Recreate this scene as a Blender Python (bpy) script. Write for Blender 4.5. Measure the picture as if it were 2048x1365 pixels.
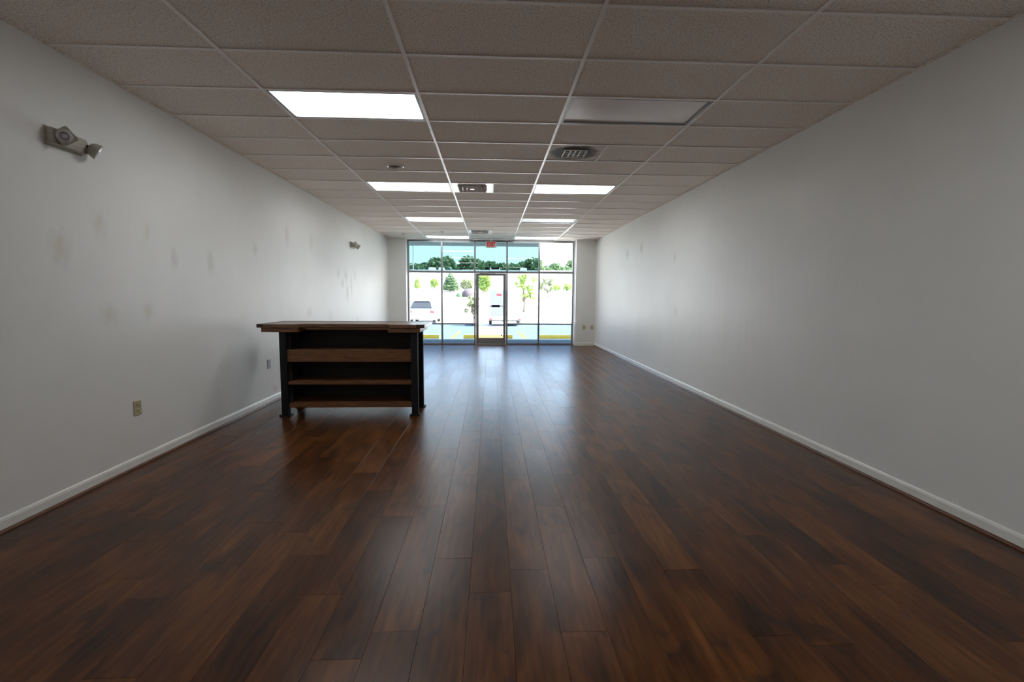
import bpy, bmesh, math, random
from mathutils import Vector, Matrix, Quaternion
random.seed(7)
S = bpy.context.scene
COL = S.collection
for o in list(bpy.data.objects):
    bpy.data.objects.remove(o)

# ---------------------------------------------------------------- camera
CAM = Vector((-0.0227, -2.8003, 1.4139))
YAW, PIT, ROL, FPX = 0.04437, -0.09303, 0.00611, 955.5
fwd = Vector((math.sin(YAW) * math.cos(PIT), math.cos(YAW) * math.cos(PIT), math.sin(PIT)))
rgt = Vector((math.cos(YAW), -math.sin(YAW), 0))
upv = rgt.cross(fwd)
r2 = rgt * math.cos(ROL) + upv * math.sin(ROL)
u2 = upv * math.cos(ROL) - rgt * math.sin(ROL)
cd = bpy.data.cameras.new('camera')
cd.sensor_width = 36.0
cd.lens = FPX / 2048 * 36.0
cd.clip_end = 600
cam = bpy.data.objects.new('camera', cd)
COL.objects.link(cam)
cam.matrix_world = Matrix(((r2.x, u2.x, -fwd.x, CAM.x), (r2.y, u2.y, -fwd.y, CAM.y), (r2.z, u2.z, -fwd.z, CAM.z), (0, 0, 0, 1)))
S.camera = cam

# ---------------------------------------------------------------- light and exposure
S.view_settings.view_transform = 'Standard'
S.view_settings.look = 'None'
S.view_settings.gamma = 1.0
S.view_settings.use_curve_mapping = False
S.view_settings.exposure = 0.10

S.cycles.use_adaptive_sampling = True
S.cycles.adaptive_threshold = 0.05
S.cycles.adaptive_min_samples = 20
S.cycles.max_bounces = 10
S.cycles.diffuse_bounces = 7
S.cycles.glossy_bounces = 3
S.cycles.transparent_max_bounces = 8
S.cycles.caustics_reflective = False
S.cycles.caustics_refractive = False

SUN_DIR = Vector((0.65, 0.18, 1.0)).normalized()      # towards the sun: high, out to the right
w = bpy.data.worlds.new('sky')
S.world = w
w.use_nodes = True
wn, wl = w.node_tree.nodes, w.node_tree.links
wn.clear()
sky = wn.new('ShaderNodeTexSky')
sky.sky_type = 'NISHITA'
sky.sun_disc = False
sky.sun_elevation = math.asin(SUN_DIR.z)
sky.sun_rotation = math.atan2(SUN_DIR.x, SUN_DIR.y)
sky.air_density = 1.0
sky.dust_density = 2.0
bg = wn.new('ShaderNodeBackground')
bg.inputs['Strength'].default_value = 1.15
wo = wn.new('ShaderNodeOutputWorld')
wl.new(sky.outputs[0], bg.inputs[0])
wl.new(bg.outputs[0], wo.inputs[0])
sd = bpy.data.lights.new('sun', 'SUN')
sd.energy = 42.0
sd.color = (1.0, 0.98, 0.95)
sd.angle = math.radians(0.6)
sun = bpy.data.objects.new('sun', sd)
COL.objects.link(sun)
sun.rotation_euler = SUN_DIR.to_track_quat('Z', 'Y').to_euler()
sun.location = (0, 0, 30)
PANEL = 9.0          # radiance of a lit ceiling panel

# ---------------------------------------------------------------- dimensions
WL, WR, YF, CE = -2.924, 2.989, 10.908, 3.032
YG, YB = 11.208, -6.1                 # glass plane, back wall
T = 0.6096
BX = [WL, -3 * T, -T, T, 3 * T, WR]    # ceiling bays

# ---------------------------------------------------------------- materials
def nd(nt, typ, **kw):
    n = nt.nodes.new(typ)
    for k, v in kw.items():
        setattr(n, k, v)
    return n
def newmat(name):
    m = bpy.data.materials.new(name)
    m.use_nodes = True
    return m, m.node_tree, m.node_tree.nodes['Principled BSDF']
def mat(name, col, rough=0.5, metal=0.0, spec=0.5, noise=0.0, nscale=8.0, bump=0.0, bscale=60.0, emit=None, estr=0.0, stretch=None, coat=0.0):
    m, nt, b = newmat(name)
    b.inputs['Base Color'].default_value = (*col, 1)
    b.inputs['Roughness'].default_value = rough
    b.inputs['Metallic'].default_value = metal
    b.inputs['Specular IOR Level'].default_value = spec
    b.inputs['Coat Weight'].default_value = coat
    tc = nd(nt, 'ShaderNodeTexCoord')
    src = tc.outputs['Object']
    if stretch:
        mp = nd(nt, 'ShaderNodeMapping')
        mp.inputs['Scale'].default_value = stretch
        nt.links.new(src, mp.inputs[0])
        src = mp.outputs[0]
    if noise:
        n = nd(nt, 'ShaderNodeTexNoise')
        n.inputs['Scale'].default_value = nscale
        n.inputs['Detail'].default_value = 4
        nt.links.new(src, n.inputs['Vector'])
        r = nd(nt, 'ShaderNodeMapRange')
        r.inputs['From Min'].default_value = 0.3
        r.inputs['From Max'].default_value = 0.7
        r.inputs['To Min'].default_value = 1 - noise
        r.inputs['To Max'].default_value = 1 + noise * 0.6
        nt.links.new(n.outputs[0], r.inputs[0])
        mx = nd(nt, 'ShaderNodeVectorMath', operation='SCALE')
        mx.inputs[0].default_value = col
        nt.links.new(r.outputs[0], mx.inputs['Scale'])
        nt.links.new(mx.outputs[0], b.inputs['Base Color'])
    if bump:
        n2 = nd(nt, 'ShaderNodeTexNoise')
        n2.inputs['Scale'].default_value = bscale
        nt.links.new(src, n2.inputs['Vector'])
        bp = nd(nt, 'ShaderNodeBump')
        bp.inputs['Strength'].default_value = bump
        bp.inputs['Distance'].default_value = 0.01
        nt.links.new(n2.outputs[0], bp.inputs['Height'])
        nt.links.new(bp.outputs[0], b.inputs['Normal'])
    if emit:
        b.inputs['Emission Color'].default_value = (*emit, 1)
        b.inputs['Emission Strength'].default_value = estr
    return m

def wall_material(name, patches, axis):
    """off-white semi-gloss paint; patches = (along, height, r_along, r_height, strength, kind)"""
    m, nt, b = newmat(name)
    b.inputs['Roughness'].default_value = 0.40
    b.inputs['Specular IOR Level'].default_value = 0.22
    tc = nd(nt, 'ShaderNodeTexCoord')
    n = nd(nt, 'ShaderNodeTexNoise')
    n.inputs['Scale'].default_value = 1.3
    n.inputs['Detail'].default_value = 5
    nt.links.new(tc.outputs['Object'], n.inputs['Vector'])
    cr = nd(nt, 'ShaderNodeValToRGB')
    cr.color_ramp.elements[0].position = 0.3
    cr.color_ramp.elements[0].color = (0.79, 0.80, 0.785, 1)
    cr.color_ramp.elements[1].position = 0.7
    cr.color_ramp.elements[1].color = (0.83, 0.84, 0.825, 1)
    nt.links.new(n.outputs[0], cr.inputs[0])
    cur = cr.outputs[0]
    if patches:                       # filler patches and smudges are kept as a colour attribute on the wall's mesh
        at = nd(nt, 'ShaderNodeAttribute', attribute_name='stain')
        mx = nd(nt, 'ShaderNodeMix', data_type='RGBA')
        nt.links.new(at.outputs['Alpha'], mx.inputs['Factor'])
        nt.links.new(cur, mx.inputs[6])
        nt.links.new(at.outputs['Color'], mx.inputs[7])
        cur = mx.outputs[2]
    nt.links.new(cur, b.inputs['Base Color'])
    mp = nd(nt, 'ShaderNodeMapping')
    mp.inputs['Scale'].default_value = (1.0, 5.0, 0.5)
    nt.links.new(tc.outputs['Object'], mp.inputs[0])
    n2 = nd(nt, 'ShaderNodeTexNoise')
    n2.inputs['Scale'].default_value = 2.2
    n2.inputs['Detail'].default_value = 1
    nt.links.new(mp.outputs[0], n2.inputs['Vector'])
    bp = nd(nt, 'ShaderNodeBump')
    bp.inputs['Strength'].default_value = 0.25
    bp.inputs['Distance'].default_value = 0.01
    nt.links.new(n2.outputs[0], bp.inputs['Height'])
    nt.links.new(bp.outputs[0], b.inputs['Normal'])
    return m

def wood_floor():
    m, nt, b = newmat('stained_plank')
    oi = nd(nt, 'ShaderNodeObjectInfo')
    ge = nd(nt, 'ShaderNodeNewGeometry')
    sm = nd(nt, 'ShaderNodeMath', operation='ADD')
    nt.links.new(oi.outputs['Random'], sm.inputs[0])
    nt.links.new(ge.outputs['Random Per Island'], sm.inputs[1])
    fr = nd(nt, 'ShaderNodeMath', operation='FRACT')
    nt.links.new(sm.outputs[0], fr.inputs[0])
    cb = nd(nt, 'ShaderNodeCombineXYZ')
    for i, k in enumerate((37.0, 91.0, 13.0)):
        q = nd(nt, 'ShaderNodeMath', operation='MULTIPLY')
        q.inputs[1].default_value = k
        nt.links.new(sm.outputs[0], q.inputs[0])
        nt.links.new(q.outputs[0], cb.inputs[i])
    tc = nd(nt, 'ShaderNodeTexCoord')
    ad = nd(nt, 'ShaderNodeVectorMath', operation='ADD')
    nt.links.new(tc.outputs['Object'], ad.inputs[0])
    nt.links.new(cb.outputs[0], ad.inputs[1])
    def noise(scale, st, detail=5, dist=0.0):
        mp = nd(nt, 'ShaderNodeMapping')
        mp.inputs['Scale'].default_value = st
        nt.links.new(ad.outputs[0], mp.inputs[0])
        n = nd(nt, 'ShaderNodeTexNoise')
        n.inputs['Scale'].default_value = scale
        n.inputs['Detail'].default_value = detail
        n.inputs['Distortion'].default_value = dist
        nt.links.new(mp.outputs[0], n.inputs['Vector'])
        return n.outputs[0]
    big = noise(2.4, (2.0, 0.6, 1), 2, 0.5)
    grain = noise(9.0, (4.5, 0.45, 1), 3, 0.2)
    blot = noise(4.0, (1.6, 0.7, 1), 3, 0.8)
    cr = nd(nt, 'ShaderNodeValToRGB')
    e = cr.color_ramp.elements
    e[0].position = 0.30; e[0].color = (0.020, 0.0075, 0.0028, 1)
    e[1].position = 0.72; e[1].color = (0.170, 0.062, 0.012, 1)
    x = cr.color_ramp.elements.new(0.5); x.color = (0.078, 0.0255, 0.0055, 1)
    mixv = nd(nt, 'ShaderNodeMath', operation='MULTIPLY_ADD')
    mixv.inputs[1].default_value = 0.55
    nt.links.new(big, mixv.inputs[0])
    g2 = nd(nt, 'ShaderNodeMath', operation='MULTIPLY')
    g2.inputs[1].default_value = 0.45
    nt.links.new(grain, g2.inputs[0])
    nt.links.new(g2.outputs[0], mixv.inputs[2])
    pl = nd(nt, 'ShaderNodeMapRange')
    pl.inputs['To Min'].default_value = -0.07
    pl.inputs['To Max'].default_value = 0.09
    nt.links.new(fr.outputs[0], pl.inputs[0])
    tot = nd(nt, 'ShaderNodeMath', operation='ADD')
    nt.links.new(mixv.outputs[0], tot.inputs[0])
    nt.links.new(pl.outputs[0], tot.inputs[1])
    nt.links.new(tot.outputs[0], cr.inputs[0])
    kr = nd(nt, 'ShaderNodeMapRange', interpolation_type='SMOOTHSTEP')
    kr.inputs['From Min'].default_value = 0.58
    kr.inputs['From Max'].default_value = 0.72
    kr.inputs['To Max'].default_value = 0.65
    nt.links.new(blot, kr.inputs[0])
    mx = nd(nt, 'ShaderNodeMix', data_type='RGBA')
    mx.inputs[7].default_value = (0.020, 0.010, 0.007, 1)
    nt.links.new(kr.outputs[0], mx.inputs['Factor'])
    nt.links.new(cr.outputs[0], mx.inputs[6])
    nt.links.new(mx.outputs[2], b.inputs['Base Color'])
    rr = nd(nt, 'ShaderNodeMapRange')
    rr.inputs['To Min'].default_value = 0.28
    rr.inputs['To Max'].default_value = 0.32
    nt.links.new(fr.outputs[0], rr.inputs[0])
    nt.links.new(rr.outputs[0], b.inputs['Roughness'])
    b.inputs['Specular IOR Level'].default_value = 0.29
    return m

def tile_material():
    m, nt, b = newmat('acoustic_tile')
    b.inputs['Roughness'].default_value = 0.9
    b.inputs['Specular IOR Level'].default_value = 0.2
    tc = nd(nt, 'ShaderNodeTexCoord')
    oi = nd(nt, 'ShaderNodeObjectInfo')
    v = nd(nt, 'ShaderNodeTexNoise')
    v.inputs['Scale'].default_value = 85
    v.inputs['Detail'].default_value = 3
    nt.links.new(tc.outputs['Object'], v.inputs['Vector'])
    cr = nd(nt, 'ShaderNodeValToRGB')
    cr.color_ramp.elements[0].position = 0.36
    cr.color_ramp.elements[0].color = (0.60, 0.54, 0.48, 1)
    cr.color_ramp.elements[1].position = 0.48
    cr.color_ramp.elements[1].color = (0.90, 0.84, 0.78, 1)
    nt.links.new(v.outputs[0], cr.inputs[0])
    r = nd(nt, 'ShaderNodeMapRange')
    r.inputs['To Min'].default_value = 0.95
    r.inputs['To Max'].default_value = 1.03
    nt.links.new(oi.outputs['Random'], r.inputs[0])
    sc = nd(nt, 'ShaderNodeVectorMath', operation='SCALE')
    nt.links.new(cr.outputs[0], sc.inputs[0])
    nt.links.new(r.outputs[0], sc.inputs['Scale'])
    nt.links.new(sc.outputs[0], b.inputs['Base Color'])
    return m

def soot_material():
    """painted panel with a dark soot ring blown around its grille"""
    m, nt, b = newmat('sooty_panel')
    b.inputs['Roughness'].default_value = 0.7
    tc = nd(nt, 'ShaderNodeTexCoord')
    n = nd(nt, 'ShaderNodeTexNoise')
    n.inputs['Scale'].default_value = 7
    n.inputs['Detail'].default_value = 4
    nt.links.new(tc.outputs['Object'], n.inputs['Vector'])
    ml = nd(nt, 'ShaderNodeVectorMath', operation='MULTIPLY')
    ml.inputs[1].default_value = (1, 1, 0)
    nt.links.new(tc.outputs['Object'], ml.inputs[0])
    ln = nd(nt, 'ShaderNodeVectorMath', operation='LENGTH')
    nt.links.new(ml.outputs[0], ln.inputs[0])
    ad = nd(nt, 'ShaderNodeMath', operation='MULTIPLY_ADD')
    ad.inputs[1].default_value = 0.10
    nt.links.new(n.outputs[0], ad.inputs[0])
    nt.links.new(ln.outputs['Value'], ad.inputs[2])
    cr = nd(nt, 'ShaderNodeValToRGB')
    e = cr.color_ramp.elements
    e[0].position = 0.24; e[0].color = (0.05, 0.04, 0.032, 1)
    e[1].position = 0.345; e[1].color = (0.72, 0.66, 0.60, 1)
    k = e.new(0.29); k.color = (0.14, 0.115, 0.09, 1)
    nt.links.new(ad.outputs[0], cr.inputs[0])
    nt.links.new(cr.outputs[0], b.inputs['Base Color'])
    return m

def glass(name, view_dim, base=0.045):
    m = bpy.data.materials.new(name)
    m.use_nodes = True
    nt = m.node_tree
    nt.nodes.clear()
    tr = nd(nt, 'ShaderNodeBsdfTransparent')
    tr.inputs[0].default_value = (*[c ** 0.5 for c in view_dim], 1)
    gl = nd(nt, 'ShaderNodeBsdfGlossy')
    gl.inputs['Roughness'].default_value = 0.0
    gl.inputs['Color'].default_value = (0.95, 1, 0.97, 1)
    lw = nd(nt, 'ShaderNodeLayerWeight')
    pw = nd(nt, 'ShaderNodeMath', operation='POWER')
    pw.inputs[1].default_value = 5
    nt.links.new(lw.outputs['Facing'], pw.inputs[0])
    ma = nd(nt, 'ShaderNodeMath', operation='MULTIPLY_ADD')
    ma.inputs[1].default_value = 0.9
    ma.inputs[2].default_value = base
    nt.links.new(pw.outputs[0], ma.inputs[0])
    mx = nd(nt, 'ShaderNodeMixShader')
    nt.links.new(ma.outputs[0], mx.inputs[0])
    nt.links.new(tr.outputs[0], mx.inputs[1])
    nt.links.new(gl.outputs[0], mx.inputs[2])
    o = nd(nt, 'ShaderNodeOutputMaterial')
    nt.links.new(mx.outputs[0], o.inputs[0])
    return m

def leaf_material(name, c0, c1):
    m, nt, b = newmat(name)
    ge = nd(nt, 'ShaderNodeNewGeometry')
    cr = nd(nt, 'ShaderNodeValToRGB')
    cr.color_ramp.elements[0].color = (*c0, 1)
    cr.color_ramp.elements[1].color = (*c1, 1)
    nt.links.new(ge.outputs['Random Per Island'], cr.inputs[0])
    nt.links.new(cr.outputs[0], b.inputs['Base Color'])
    b.inputs['Roughness'].default_value = 0.6
    tl = nd(nt, 'ShaderNodeBsdfTranslucent')
    nt.links.new(cr.outputs[0], tl.inputs[0])
    mx = nd(nt, 'ShaderNodeMixShader')
    mx.inputs[0].default_value = 0.35
    nt.links.new(b.outputs[0], mx.inputs[1])
    nt.links.new(tl.outputs[0], mx.inputs[2])
    nt.links.new(mx.outputs[0], nt.nodes['Material Output'].inputs[0])
    return m

M = {}
PATCH_L = [
    (0.585, 1.714, .050, .085, .8, 'y'), (0.600, 1.72, .10, .15, .35, 'h'), (0.935, 1.939, .045, .06, .7, 'y'), (0.935, 1.92, .09, .12, .3, 'h'),
    (1.432, 1.947, .040, .085, .6, 'y'), (0.966, 1.256, .045, .05, .8, 'y'), (0.966, 1.26, .10, .09, .35, 'h'), (1.383, 1.274, .045, .06, .7, 'y'), (1.39, 1.27, .075, .09, .3, 'h'),
    (1.765, 1.739, .055, .105, .45, 'g'), (2.331, 1.747, .065, .125, .5, 'g'), (3.289, 1.972, .055, .085, .4, 'g'), (4.241, 2.254, .085, .17, .35, 'g'), (5.153, 2.256, .11, .16, .3, 'g'),
    (6.512, 1.824, .07, .11, .45, 'g'), (6.743, 1.65, .10, .10, .6, 'g'), (6.984, 1.806, .13, .15, .5, 'g'), (7.624, 1.844, .09, .13, .35, 'g'), (7.056, 1.478, .10, .20, .6, 'g'), (7.344, 1.62, .09, .22, .5, 'g'),
    (7.733, .888, .10, .07, .4, 'g'), (3.68, .16, .06, .05, .8, 'p'), (5.0, 1.15, .12, .10, .3, 'g'), (6.0, 1.05, .14, .10, .25, 'g')]
PATCH_R = [
    (7.766, 2.357, .10, .13, .6, 'g'), (6.78, 2.40, .09, .12, .6, 'g'), (5.02, 2.071, .06, .11, .4, 'g'), (4.9, 1.2, .10, .13, .2, 'g')]
M['wall_left'] = wall_material('painted_wall_left', PATCH_L, 1)
M['wall_right'] = wall_material('painted_wall_right', PATCH_R, 1)
M['wall_front'] = wall_material('painted_wall_front', [], 0)
M['plank'] = wood_floor()
M['tile'] = tile_material()
M['soot'] = soot_material()
M['grid'] = mat('grid_paint', (0.90, 0.88, 0.86), 0.32, spec=0.6)
M['base'] = mat('baseboard_paint', (0.86, 0.87, 0.83), 0.3, noise=0.05)
M['shoe'] = mat('shoe_moulding_stain', (0.13, 0.055, 0.025), 0.35, noise=0.2, nscale=20)
M['alu'] = mat('brushed_aluminium', (0.30, 0.30, 0.30), 0.42, metal=0.85, noise=0.06, nscale=30)
M['white'] = mat('white_enamel', (0.74, 0.73, 0.70), 0.35, noise=0.03)
M['panel_on'] = mat('lit_prismatic_lens', (0.9, 0.9, 0.88), 0.4, emit=(0.98, 0.99, 1.0), estr=PANEL)
M['panel_off'] = mat('unlit_prismatic_lens', (0.92, 0.91, 0.92), 0.30, spec=0.6, noise=0.03, nscale=4)
M['vent'] = mat('white_vent_enamel', (0.90, 0.88, 0.86), 0.22, spec=0.8, noise=0.03)
M['housing'] = mat('fixture_frame', (0.30, 0.31, 0.31), 0.4, metal=0.3, noise=0.04)
M['black'] = mat('black_paint', (0.012, 0.012, 0.013), 0.6, spec=0.25, noise=0.2, nscale=15)
M['blackpanel'] = mat('black_board', (0.016, 0.013, 0.012), 0.6, noise=0.25, nscale=12)
M['wood'] = mat('walnut_stained_board', (0.18, 0.078, 0.032), 0.38, noise=0.45, nscale=6, stretch=(1.0, 5.0, 8.0), bump=0.08, bscale=25)
M['woodtop'] = mat('polished_walnut_top', (0.17, 0.082, 0.040), 0.28, noise=0.4, nscale=6, stretch=(1.0, 5.0, 8.0))
M['wood2'] = mat('dark_walnut_rim', (0.048, 0.022, 0.013), 0.28, noise=0.3, nscale=6, stretch=(1.0, 5.0, 8.0))
M['ivory'] = mat('ivory_plastic', (0.50, 0.44, 0.27), 0.4, noise=0.05)
M['slot'] = mat('dark_slot', (0.05, 0.045, 0.03), 0.6, noise=0.1)
M['grayplate'] = mat('grey_plate', (0.42, 0.43, 0.45), 0.4, noise=0.05)
M['emerg'] = mat('putty_plastic', (0.46, 0.45, 0.38), 0.45, noise=0.05)
M['lens'] = mat('lamp_lens', (0.62, 0.60, 0.62), 0.15, spec=0.8, noise=0.2, nscale=60)
M['chrome'] = mat('bright_metal', (0.7, 0.7, 0.7), 0.18, metal=1.0, noise=0.04)
M['red'] = mat('red_letter', (0.55, 0.03, 0.04), 0.4, noise=0.05, emit=(1, 0.05, 0.05), estr=0.18)
M['concrete'] = mat('concrete', (0.50, 0.49, 0.46), 0.85, noise=0.12, nscale=3, bump=0.15)
M['asphalt'] = mat('worn_asphalt', (0.48, 0.475, 0.46), 0.9, noise=0.12, nscale=1.2, bump=0.2)
M['yellow'] = mat('yellow_road_paint', (0.95, 0.58, 0.07), 0.7, noise=0.15, nscale=8)
M['stucco'] = mat('pale_stucco', (0.62, 0.60, 0.56), 0.9, noise=0.06, nscale=2, bump=0.1)
M['soffit'] = mat('canopy_soffit', (0.07, 0.085, 0.10), 0.6, noise=0.05)
M['clear'] = glass('clear_glass', (0.90, 0.93, 0.93))
M['view_dim'] = glass('exposure_dimmed_transom', (0.155, 0.235, 0.25), 0.05)  # transom colour darkened to imitate a lower exposure of the bright view
M['view_dim2'] = glass('exposure_dimmed_low_pane', (0.108, 0.170, 0.225), 0.05)  # bluish dimming in the bottom panes stands in for a lower exposure
M['leafA'] = leaf_material('deep_green_leaf', (0.07, 0.13, 0.06), (0.15, 0.24, 0.10))
M['leafB'] = leaf_material('fresh_green_leaf', (0.15, 0.26, 0.05), (0.36, 0.48, 0.12))
M['leafC'] = leaf_material('olive_leaf', (0.16, 0.19, 0.10), (0.30, 0.34, 0.18))
M['bark'] = mat('bark', (0.16, 0.12, 0.09), 0.9, noise=0.25, bump=0.4)
M['carpaint'] = mat('silver_car_paint', (0.42, 0.42, 0.46), 0.22, metal=0.25, coat=0.6, noise=0.02)
M['carglass'] = mat('dark_car_glass', (0.03, 0.035, 0.04), 0.15, spec=0.35, noise=0.05)
M['rubber'] = mat('rubber', (0.02, 0.02, 0.02), 0.8, noise=0.1)
M['tail'] = mat('tail_lamp_red', (0.5, 0.05, 0.05), 0.2, noise=0.05)
M['trailer'] = mat('white_aluminium_skin', (0.80, 0.80, 0.80), 0.35, noise=0.03)
M['trailergrey'] = mat('grey_door_skin', (0.20, 0.21, 0.25), 0.45, noise=0.05)
M['mulch'] = mat('mulch', (0.055, 0.045, 0.05), 0.95, noise=0.3, nscale=5, bump=0.5)
M['grass'] = mat('lawn', (0.06, 0.12, 0.05), 0.95, noise=0.25, nscale=4, bump=0.4)

# ---------------------------------------------------------------- mesh helpers
class MB:
    def __init__(self):
        self.v, self.f = [], []
    def add(self, vs, fs):
        n = len(self.v)
        self.v += [tuple(a) for a in vs]
        self.f += [tuple(i + n for i in q) for q in fs]
        return self
    def box(self, x0, x1, y0, y1, z0, z1, bev=0.0):
        if x0 > x1: x0, x1 = x1, x0
        if y0 > y1: y0, y1 = y1, y0
        if z0 > z1: z0, z1 = z1, z0
        if not bev:
            vs = [(x, y, z) for z in (z0, z1) for y in (y0, y1) for x in (x0, x1)]
            return self.add(vs, [(0, 2, 3, 1), (4, 5, 7, 6), (0, 1, 5, 4), (2, 6, 7, 3), (0, 4, 6, 2), (1, 3, 7, 5)])
        bm = bmesh.new()
        bmesh.ops.create_cube(bm, size=1.0)
        for q in bm.verts:
            q.co = Vector((x0 + (q.co.x + .5) * (x1 - x0), y0 + (q.co.y + .5) * (y1 - y0), z0 + (q.co.z + .5) * (z1 - z0)))
        bmesh.ops.bevel(bm, geom=list(bm.edges), offset=bev, segments=2, affect='EDGES', profile=0.5)
        return self.bm(bm)
    def bm(self, bm, mtx=None):
        bm.verts.index_update()
        if mtx is not None:
            bm.transform(mtx)
        self.add([v.co[:] for v in bm.verts], [[v.index for v in f.verts] for f in bm.faces])
        bm.free()
        return self
    def tube(self, pts, rad, seg=10, caps=True):
        pts = [Vector(p) for p in pts]
        if not isinstance(rad, (list, tuple)):
            rad = [rad] * len(pts)
        rings = []
        ref = None
        for i, p in enumerate(pts):
            d = (pts[min(i + 1, len(pts) - 1)] - pts[max(i - 1, 0)]).normalized()
            if ref is None:
                ref = Vector((0, 0, 1)) if abs(d.z) < 0.9 else Vector((1, 0, 0))
            a = d.cross(ref).normalized()
            b_ = d.cross(a).normalized()
            ref = a.cross(d).normalized() if False else ref
            rings.append([p + (a * math.cos(t) + b_ * math.sin(t)) * rad[i] for t in [2 * math.pi * k / seg for k in range(seg)]])
        vs = [q for r in rings for q in r]
        fs = []
        for i in range(len(rings) - 1):
            for k in range(seg):
                k2 = (k + 1) % seg
                fs.append((i * seg + k, i * seg + k2, (i + 1) * seg + k2, (i + 1) * seg + k))
        if caps:
            fs.append(tuple(range(seg))[::-1])
            fs.append(tuple((len(rings) - 1) * seg + k for k in range(seg)))
        return self.add(vs, fs)
    def lathe(self, prof, seg=24, mtx=None):
        """prof = [(r, z)...] around local z"""
        vs, fs = [], []
        for r, z in prof:
            for k in range(seg):
                t = 2 * math.pi * k / seg
                vs.append(Vector((r * math.cos(t), r * math.sin(t), z)))
        for i in range(len(prof) - 1):
            for k in range(seg):
                k2 = (k + 1) % seg
                fs.append((i * seg + k, i * seg + k2, (i + 1) * seg + k2, (i + 1) * seg + k))
        fs.append(tuple(range(seg))[::-1])
        fs.append(tuple((len(prof) - 1) * seg + k for k in range(seg)))
        if mtx is not None:
            vs = [mtx @ q for q in vs]
        return self.add(vs, fs)
    def prism(self, poly, axis, a0, a1):
        """extrude a 2D polygon along an axis (0: poly in yz, 1: poly in xz, 2: poly in xy)"""
        def P(p, a):
            return {0: (a, p[0], p[1]), 1: (p[0], a, p[1]), 2: (p[0], p[1], a)}[axis]
        n = len(poly)
        vs = [P(p, a0) for p in poly] + [P(p, a1) for p in poly]
        fs = [tuple(range(n)), tuple(range(n, 2 * n))[::-1]]
        for i in range(n):
            j = (i + 1) % n
            fs.append((i, i + n, j + n, j))
        return self.add(vs, fs)
    def mesh(self, name, material, smooth=False):
        me = bpy.data.meshes.new(name)
        me.from_pydata(self.v, [], self.f)
        bm = bmesh.new()
        bm.from_mesh(me)
        bmesh.ops.recalc_face_normals(bm, faces=bm.faces)
        bm.to_mesh(me)
        bm.free()
        me.materials.append(material)
        if smooth:
            for p in me.polygons:
                p.use_smooth = True
            try:
                me.set_sharp_from_angle(angle=math.radians(40))
            except Exception:
                pass
        me.update()
        return me
    def build(self, name, material, parent=None, loc=None, smooth=False, rot=None):
        return place(name, self.mesh(name, material, smooth), parent, loc, rot)
def place(name, me, parent=None, loc=None, rot=None):
    o = bpy.data.objects.new(name, me)
    COL.objects.link(o)
    if parent is not None:
        o.parent = parent
    if loc is not None:
        o.location = loc
    if rot is not None:
        o.rotation_euler = rot
    return o
def empty(name, loc=(0, 0, 0), rz=0.0):
    o = bpy.data.objects.new(name, None)
    o.empty_display_size = 0.1
    COL.objects.link(o)
    o.location = loc
    o.rotation_euler = (0, 0, rz)
    return o
def tag(o, label, cat, group=None, kind=None):
    o['label'] = label
    o['category'] = cat
    if group: o['group'] = group
    if kind: o['kind'] = kind
    return o
def struct(o, label, cat):
    return tag(o, label, cat, kind='structure')
def copy_tree(o, parent=None):
    c = o.copy()
    COL.objects.link(c)
    c.parent = parent
    for ch in list(o.children):
        copy_tree(ch, c)
    return c
def text_mesh(body, size, material, extrude=0.002):
    cu = bpy.data.curves.new('lettering', 'FONT')
    cu.body = body
    cu.size = size
    cu.align_x = 'CENTER'
    cu.align_y = 'CENTER'
    cu.extrude = extrude
    cu.offset = 0.006
    tmp = bpy.data.objects.new('lettering_tmp', cu)
    COL.objects.link(tmp)
    dg = bpy.context.evaluated_depsgraph_get()
    me = bpy.data.meshes.new_from_object(tmp.evaluated_get(dg))
    bpy.data.objects.remove(tmp)
    me.materials.clear()
    me.materials.append(material)
    return me

# ================================================================ THE ROOM
# ---- floor: subfloor slab, planks laid towards the shop window
FT = 0.012
floor = MB().box(WL, WR, YB, YG + 0.06, -0.15, -FT).build('floor', M['slot'])
struct(floor, 'dark brown wood plank floor running to the shop window', 'floor')
PW, PL, GAP = 0.2, 1.22, 0.0006
plank_cache = {}
def plank_mb(w_, l_):
    c, h = 0.0008, FT
    x, y = w_ / 2 - GAP / 2, l_ / 2 - GAP / 2
    m_ = MB()
    vs = [(-x, -y, -h), (x, -y, -h), (x, y, -h), (-x, y, -h), (-x, -y, -c), (x, -y, -c), (x, y, -c), (-x, y, -c), (-x + c, -y + c, 0), (x - c, -y + c, 0), (x - c, y - c, 0), (-x + c, y - c, 0)]
    fs = [(3, 2, 1, 0)]
    for a in (0, 4):
        for i in range(4):
            j = (i + 1) % 4
            fs.append((a + i, a + j, a + 4 + j, a + 4 + i))
    fs.append((8, 9, 10, 11))
    return m_.add(vs, fs)
planks = []
x = WL
ci = 0
while x < WR - 0.01:
    x1 = min(x + PW, WR)
    y = YB - [0.0, 0.41, 0.82, 0.2, 0.61, 1.02][(ci * 7 + (ci // 3) * 2) % 6] - random.uniform(0, 0.15)
    while y < YG:
        y0, y1 = max(y, YB), min(y + PL, YG + 0.05)
        if y1 - y0 > 0.03:
            planks.append((x, x1, round(y0, 3), round(y1, 3)))
        y += PL
    x = x1
    ci += 1
def in_view(p):
    best = None
    for px in (p[0], p[1]):
        for py in (p[2], (p[2] + p[3]) / 2, p[3]):
            d = Vector((px, py, 0)) - CAM
            z = d.dot(fwd)
            if z > 0.2 and abs(d.dot(r2) / z) < 1080 / FPX and abs(d.dot(u2) / z) < 720 / FPX:
                best = z if best is None else min(best, z)
    return best
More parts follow.
